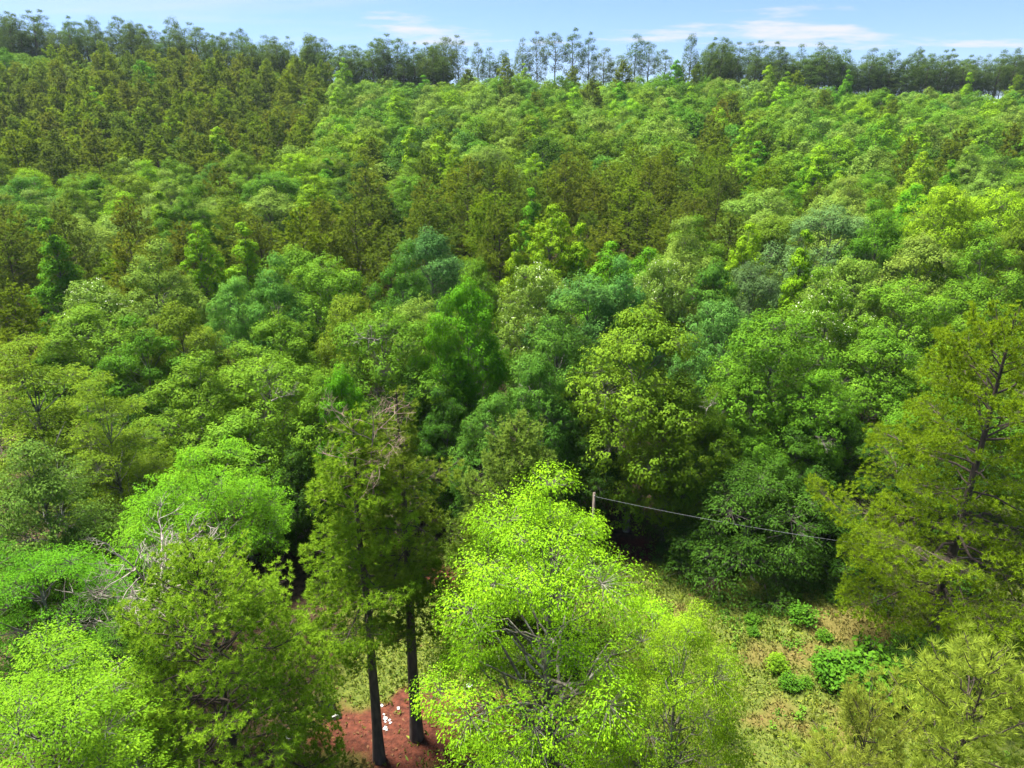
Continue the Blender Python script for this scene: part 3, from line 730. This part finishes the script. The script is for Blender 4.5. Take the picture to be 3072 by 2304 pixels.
for lb, lst in cl_.items():
    lst.sort(key=lambda q: q[0]); n = len(lst)
    for i, (px, e) in enumerate(lst):
        if n == 1: s = ''
        elif i < min(12, n-1): s = ', '+ORD[i]
        elif i == n-1: s = ', rightmost'
        else: s = ', '+ORD[min(11, n-1-i)].replace('left', 'right')
        e['label'] = lb+s
print('TREES', len(TREES), {k: sum(1 for r in SC if r[0] == k) for k in 'ogpr'}, 'clusters max', max(len(v) for v in cl_.values()))

# ------------------------------------------------------------------ clearing: grass
def grass_mat():
    m = foliage_mat('grass_blade', .25, .6, .2, .6, 1.4, .03)
    N, L = m.node_tree.nodes, m.node_tree.links
    oi = next(n for n in N if n.type == 'OBJECT_INFO'); hs = [n for n in N if n.type == 'HUE_SAT'][0]
    at = N.new('ShaderNodeAttribute'); at.attribute_name = 'dry'
    mx = N.new('ShaderNodeMix'); mx.data_type = 'RGBA'; L.new(at.outputs['Fac'], mx.inputs['Factor']); L.new(oi.outputs['Color'], mx.inputs['A'])
    mx.inputs['B'].default_value = (.17, .14, .035, 1); L.new(mx.outputs['Result'], hs.inputs['Color'])
    return m
gr = np.random.default_rng(8)
n = 40000
x = gr.uniform(-12, 30, n); y = gr.uniform(19, 42, n)
cl0 = clay_at(x, y); th = thatch_at(x, y); wd = wood_at(x, y)
keep = (gr.random(n) < (1-.93*cl0)*(1-.45*th)*(1-.75*wd)) & (np.abs(x) < .8*y+2)
x, y, th = x[keep], y[keep], th[keep]; m = len(x)
kb = 3
xi = np.repeat(x, kb)+gr.normal(0, .06, m*kb); yi = np.repeat(y, kb)+gr.normal(0, .06, m*kb)
P = np.column_stack([xi, yi, terrain(xi, yi)-.02])
T = nrm(np.column_stack([gr.normal(0, .6, m*kb), gr.normal(0, .6, m*kb), np.ones(m*kb)*.8]))
hgt = gr.uniform(.12, .3, m*kb)*np.repeat(.7+.8*fbm(x*.5, y*.5), kb)
lv = Leaves(); lv.diamonds(P, gr.normal(size=(m*kb, 3)), T, hgt, hgt*.28, gr.random(m*kb), bend=.25)
gm = raw_mesh('grass', np.concatenate(lv.V), [np.concatenate(lv.Q)], grass_mat(),
              {'tint': np.concatenate(lv.tint), 'dry': np.repeat(np.repeat(np.clip(th*.75+.25*gr.random(m)*(th > .2), 0, 1), kb), 4)})
tag(obj('grass', gm, None, (.13, .185, .016)), 'short yellow-green grass with dry patches over the clearing', 'grass', kind='stuff')

# weeds and low bushes
def weed(seed, h, R, n, leaf, asp, name):
    r = np.random.default_rng(seed); tb = Tubes(); lv = Leaves()
    base = np.zeros((n, 3)); az = r.uniform(0, 6.28, n); rr = R*np.sqrt(r.random(n))
    tip = np.column_stack([rr*np.cos(az), rr*np.sin(az), h*(1-.55*(rr/R)**2)*r.uniform(.6, 1.1, n)])
    base[:, :2] = tip[:, :2]*.55
    tb.twigs(base, tip, np.full(n, .012), np.full(n, .005))
    kk = 16; ci = np.repeat(np.arange(n), kk); s = r.uniform(.3, 1.05, len(ci))[:, None]
    p = base[ci]*(1-s)+tip[ci]*s+r.normal(0, .07, (len(ci), 3)); p[:, 2] = np.maximum(p[:, 2], .04)
    a = r.uniform(0, 6.28, len(ci)); T = np.column_stack([np.cos(a), np.sin(a), r.normal(0, .3, len(ci))])
    ls = leaf*r.uniform(.6, 1.3, len(ci))
    lv.diamonds(p, np.array([0, 0, 1.])+r.normal(0, .4, (len(ci), 3)), T, ls, ls*asp, np.clip(.5*r.random(n)[ci]+.5*r.random(len(ci)), 0, 1))
    return tb.mesh(name+'_stem', M_OBARK), lv.mesh(name+'_leaf', M_LEAF)
WEED = [weed(i, 1.0, .8, 60, .16, .55, f'weed{i}') for i in range(3)]
def ground_pt(px, py):
    u, dy, dz = ray(px, py); k = -CAM_Z/dz; return u*k, dy*k
def plant(px, py, s, color, label, name='weed_plant', cat='plant', group=None, zs=1.0):
    x, y = ground_pt(px, py); a, b = WEED[int(px) % 3]
    e = bpy.data.objects.new(name, None); COL.objects.link(e); e.location = (x, y, float(terrain(x, y)))
    e.scale = (s, s, s*zs); e.rotation_euler = (0, 0, px*.37)
    obj('stem', a, e); obj('foliage', b, e, color); tag(e, label, cat, group); return e
PL = [(2405, 1865, 1.1, (.07, .18, .011), 'wide green weed clump in the middle of the clearing'), (2255, 1870, .6, MID, 'small weed left of the wide clump'),
      (2258, 1905, .5, (.07, .18, .011), 'tiny weed pair at the left of the clearing'), (2330, 2010, .8, (.12, .23, .01), 'yellow-green weed bush beside the lime tree'),
      (2368, 2060, .75, (.07, .18, .011), 'green weed below the yellow-green bush'), (2415, 2055, .5, MID, 'small weed right of the green weed'),
      (2470, 1920, .6, MID, 'dull weed below the wide clump'), (2530, 2065, 1.7, (.07, .18, .011), 'leafy runner at the left end of the vine thicket'),
      (2600, 2085, 2.1, (.07, .18, .011), 'leafy clump in the middle of the vine thicket'), (2500, 2030, 1.5, (.07, .18, .011), 'upper left clump of the vine thicket'),
      (2630, 2025, 2.1, MID, 'tall clump at the back of the vine thicket'), (2690, 2100, 2.1, MID, 'clump at the right end of the vine thicket'),
      (2500, 1800, .7, DARK, 'dark weed at the foot of the yellowish pine boughs'), (2330, 1985, .5, YGREEN, 'pale sprig above the yellow-green bush'),
      (2650, 1830, 1.0, (.07, .18, .011), 'bright weed under the yellowish pine'), (2900, 1780, 1.2, (.07, .18, .011), 'bright weed behind the yellowish pine trunk')]
for a in PL: plant(*a)
# low broad-leaved ground cover and fallen leaves, uncountable
gc = np.random.default_rng(12); lvw = Leaves()
nq = 900; wx = gc.uniform(2, 28, nq); wy = gc.uniform(20, 41, nq)
kp = gc.random(nq) < sstep(.42, .7, fbm(wx*.35+60, wy*.35+2)); wx, wy = wx[kp], wy[kp]
ci = np.repeat(np.arange(len(wx)), 26); rr_ = gc.uniform(.1, .5, len(wx))[ci]*np.sqrt(gc.random(len(ci))); aa = gc.uniform(0, 6.28, len(ci))
qx = wx[ci]+rr_*np.cos(aa); qy = wy[ci]+rr_*np.sin(aa); ls = gc.uniform(.08, .2, len(ci))
lvw.diamonds(np.column_stack([qx, qy, terrain(qx, qy)+gc.uniform(.05, .38, len(ci))*(1-rr_)]), np.array([0, 0, 1.])+gc.normal(0, .4, (len(ci), 3)), gc.normal(size=(len(ci), 3)), ls, ls*.55, np.clip(.6*gc.random(len(wx))[ci]+.4*gc.random(len(ci)), 0, 1))
tag(obj('ground_cover', lvw.mesh('ground_cover', M_LEAF), None, (.085, .19, .015)), 'low leafy weeds scattered through the clearing grass', 'weeds', kind='stuff')
nq = 9000; qx = gc.uniform(-12, 26, nq); qy = gc.uniform(20, 41, nq); kp = gc.random(nq) < .12+.75*clay_at(qx, qy); qx, qy = qx[kp], qy[kp]; nq = len(qx)
ll = Leaves(); ls = gc.uniform(.06, .24, nq)
ll.diamonds(np.column_stack([qx, qy, terrain(qx, qy)+.025]), np.array([0, 0, 1.])+gc.normal(0, .25, (nq, 3)), gc.normal(size=(nq, 3)), ls, ls*gc.uniform(.12, .6, nq), gc.random(nq))
tag(obj('leaf_litter', ll.mesh('leaf_litter', M_LEAF), None, (.14, .075, .035)), 'brown fallen leaves and sticks on the bare soil', 'leaf litter', kind='stuff')
bx, by = ground_pt(2740, 2090)
tree('bush', 'shade_bush', 'bush', bx+.5, by+.3, 3.6, 2.3, DARK, label='dark shrub at the foot of the yellowish pine')

# ------------------------------------------------------------------ pole, cable, litter
def simple_mat(name, c, rough=.7, metal=0, noise=None):
    m, N, L, out = mat_new(name); pb = N.new('ShaderNodeBsdfPrincipled'); pb.inputs['Roughness'].default_value = rough; pb.inputs['Metallic'].default_value = metal
    tc = N.new('ShaderNodeTexCoord'); nz = N.new('ShaderNodeTexNoise'); nz.inputs['Scale'].default_value = noise or 8; L.new(tc.outputs['Object'], nz.inputs['Vector'])
    rp = N.new('ShaderNodeValToRGB'); rp.color_ramp.elements[0].color = (*[v*.65 for v in c], 1); rp.color_ramp.elements[1].color = (*[min(1, v*1.25) for v in c], 1)
    L.new(nz.outputs['Fac'], rp.inputs[0]); L.new(rp.outputs[0], pb.inputs['Base Color']); L.new(pb.outputs[0], out.inputs[0]); return m
M_WOOD = bark_mat('weathered_pole', (.1, .075, .055), (.2, .165, .13), 9)
M_CABLE = simple_mat('cable', (.2, .21, .22), .5)
M_WHITE = simple_mat('white_scrap', (.34, .34, .34), .7)
M_BLACK = simple_mat('black_plastic', (.012, .013, .018), .35)
M_RUST = simple_mat('rusty_sheet', (.2, .06, .035), .8)
px0, py0, pz0 = at_y(1783, 1478, 38)
gz = float(terrain(px0, py0))
pole = bpy.data.objects.new('utility_pole', None); COL.objects.link(pole); pole.location = (px0, py0, gz)
tag(pole, 'weathered wooden utility pole rising behind the lime-green tree', 'pole')
t = Tubes(); hh = pz0-gz; t.tube([(0, 0, -.4), (0, 0, hh*.5), (0, 0, hh-.01), (0, 0, hh)], [.11, .095, .085, .02], 12); obj('shaft', t.mesh('pole', M_WOOD), pole)
t = Tubes(); t.tube([(0, -.1, hh-.15), (.02, -.2, hh-.15), (.02, -.24, hh-.1)], [.03, .03, .03], 8); obj('insulator', t.mesh('insulator', M_CABLE), pole)
A = np.array([px0+.02, py0-.22, pz0-.15]); B = np.array(at_y(3300, 1712, 30.0))
t = Tubes(); pts = curve(A, B, -.55, 30); t.tube(pts, np.full(30, .007), 6)
tag(obj('overhead_cable', t.mesh('cable', M_CABLE)), 'pale cable sagging from the pole across the dark bushes to the right', 'cable')
# dead twigs and stub on the second pine
db = bare_branches(55, 4.6, 2.6, 4, .03, .05, 11, 'dead_twigs', M_RUSTTWIG, .35)
o = obj('dead_branch', db, pineB); o.location = (-.8, -.9, 13.9)
o['label'] = 'brown leafless twigs near the pine top'
t = Tubes(); t.tube([(0.1, -.1, 3.0), (.7, -.3, 3.15), (1.5, -.45, 3.5), (2.2, -.5, 3.6)], [.035, .03, .022, .01], 6)
pineB.rotation_euler = (0, 0, 0)
o = obj('dead_branch', t.mesh('stub', M_DEAD), pineB); o.scale = (1, 1, 1); o['label'] = 'bare grey stub low on the trunk'

def scrap(seed, s):
    r = np.random.default_rng(seed); k = 5
    X, Yg = np.meshgrid(np.linspace(-.5, .5, k), np.linspace(-.35, .35, k)); Z = np.abs(r.normal(0, .12, X.shape))+.03
    v = np.stack([X+r.normal(0, .05, X.shape), Yg+r.normal(0, .05, X.shape), Z], -1).reshape(-1, 3)*s
    i = np.arange(k-1)[:, None]*k+np.arange(k-1)[None]; f = np.stack([i, i+1, i+k+1, i+k], -1).reshape(-1, 4)
    me = raw_mesh('scrap', v, [f], M_WHITE, smooth=False); return me
SCR = [scrap(i, .22) for i in range(4)]
r = np.random.default_rng(3)
for i in range(11):
    px, py = r.normal(1160, 17), r.uniform(2108, 2192)
    x, y = ground_pt(px, py); o = obj('litter_scrap', SCR[i % 4]); o.location = (x, y, float(terrain(x, y))+.01); o.rotation_euler = (0, 0, r.uniform(0, 6)); o.scale = (r.uniform(.5, 1.1),)*3
    tag(o, 'white scrap of litter on the red soil between the two pine trunks', 'litter', 'white litter scraps')
for (px, py, lb) in ((1405, 2062, 'white crumpled sheet at the left edge of the lime-green tree'), (868, 2215, 'white scrap at the lower right of the bushy pine')):
    x, y = ground_pt(px, py); o = obj('litter_scrap', SCR[1]); o.location = (x, y, float(terrain(x, y))+.02); o.scale = (1.8, 1.8, 2.4); tag(o, lb, 'litter')
import bmesh
def box(name, dims, mat, bev=.03):
    bm = bmesh.new(); bmesh.ops.create_cube(bm, size=1); bmesh.ops.scale(bm, vec=dims, verts=bm.verts); bmesh.ops.bevel(bm, geom=bm.edges, offset=bev, segments=2, affect='EDGES')
    me = bpy.data.meshes.new(name); bm.to_mesh(me); bm.free(); me.materials.append(mat); return me
x, y = ground_pt(985, 2135)
bag = bmesh.new(); bmesh.ops.create_icosphere(bag, subdivisions=3, radius=.42)
for v in bag.verts:
    f = 1+.22*math.sin(v.co.x*9+v.co.y*5)*math.cos(v.co.z*8)+.1*math.sin(v.co.y*17); v.co *= f
    if v.co.z > .2: v.co.x *= .6; v.co.y *= .6; v.co.z *= 1.35
    v.co.z = max(v.co.z, -.3)
me = bpy.data.meshes.new('bag'); bag.to_mesh(me); bag.free(); me.materials.append(M_BLACK)
o = obj('rubbish_bag', me); o.location = (x, y, float(terrain(x, y))+.3); tag(o, 'dark rubbish bag beside the bushy pine', 'bag')
x, y = ground_pt(1010, 2155)
o = obj('concrete_block', box('block', (.42, .22, .22), simple_mat('concrete', (.4, .39, .36), .9))); o.location = (x, y, float(terrain(x, y))+.1); o.rotation_euler = (0, 0, .4)
tag(o, 'small pale block lying in front of the dark rubbish bag', 'block')
x, y = ground_pt(1328, 2275)
o = obj('rusty_plank', box('plank', (.2, 1.5, .05), M_RUST, .01)); o.location = (x, y, float(terrain(x, y))+.2); o.rotation_euler = (math.radians(14), .5, math.radians(22))
tag(o, 'rusty plank leaning in the grass at the bottom edge', 'plank')

# ------------------------------------------------------------------ air
hm, N, L, out = mat_new('haze_air')
pv = N.new('ShaderNodeVolumePrincipled'); pv.inputs['Density'].default_value = HAZE; pv.inputs['Color'].default_value = (.72, .86, 1.0, 1); pv.inputs['Anisotropy'].default_value = .2
L.new(pv.outputs[0], out.inputs['Volume'])
bm = bmesh.new(); bmesh.ops.create_cube(bm, size=1)
for v in bm.verts: v.co.x *= 3200; v.co.y = 595+v.co.y*1900; v.co.z = 10+v.co.z*125
me = bpy.data.meshes.new('haze'); bm.to_mesh(me); bm.free(); me.materials.append(hm)
tag(obj('haze', me), kind='stuff')
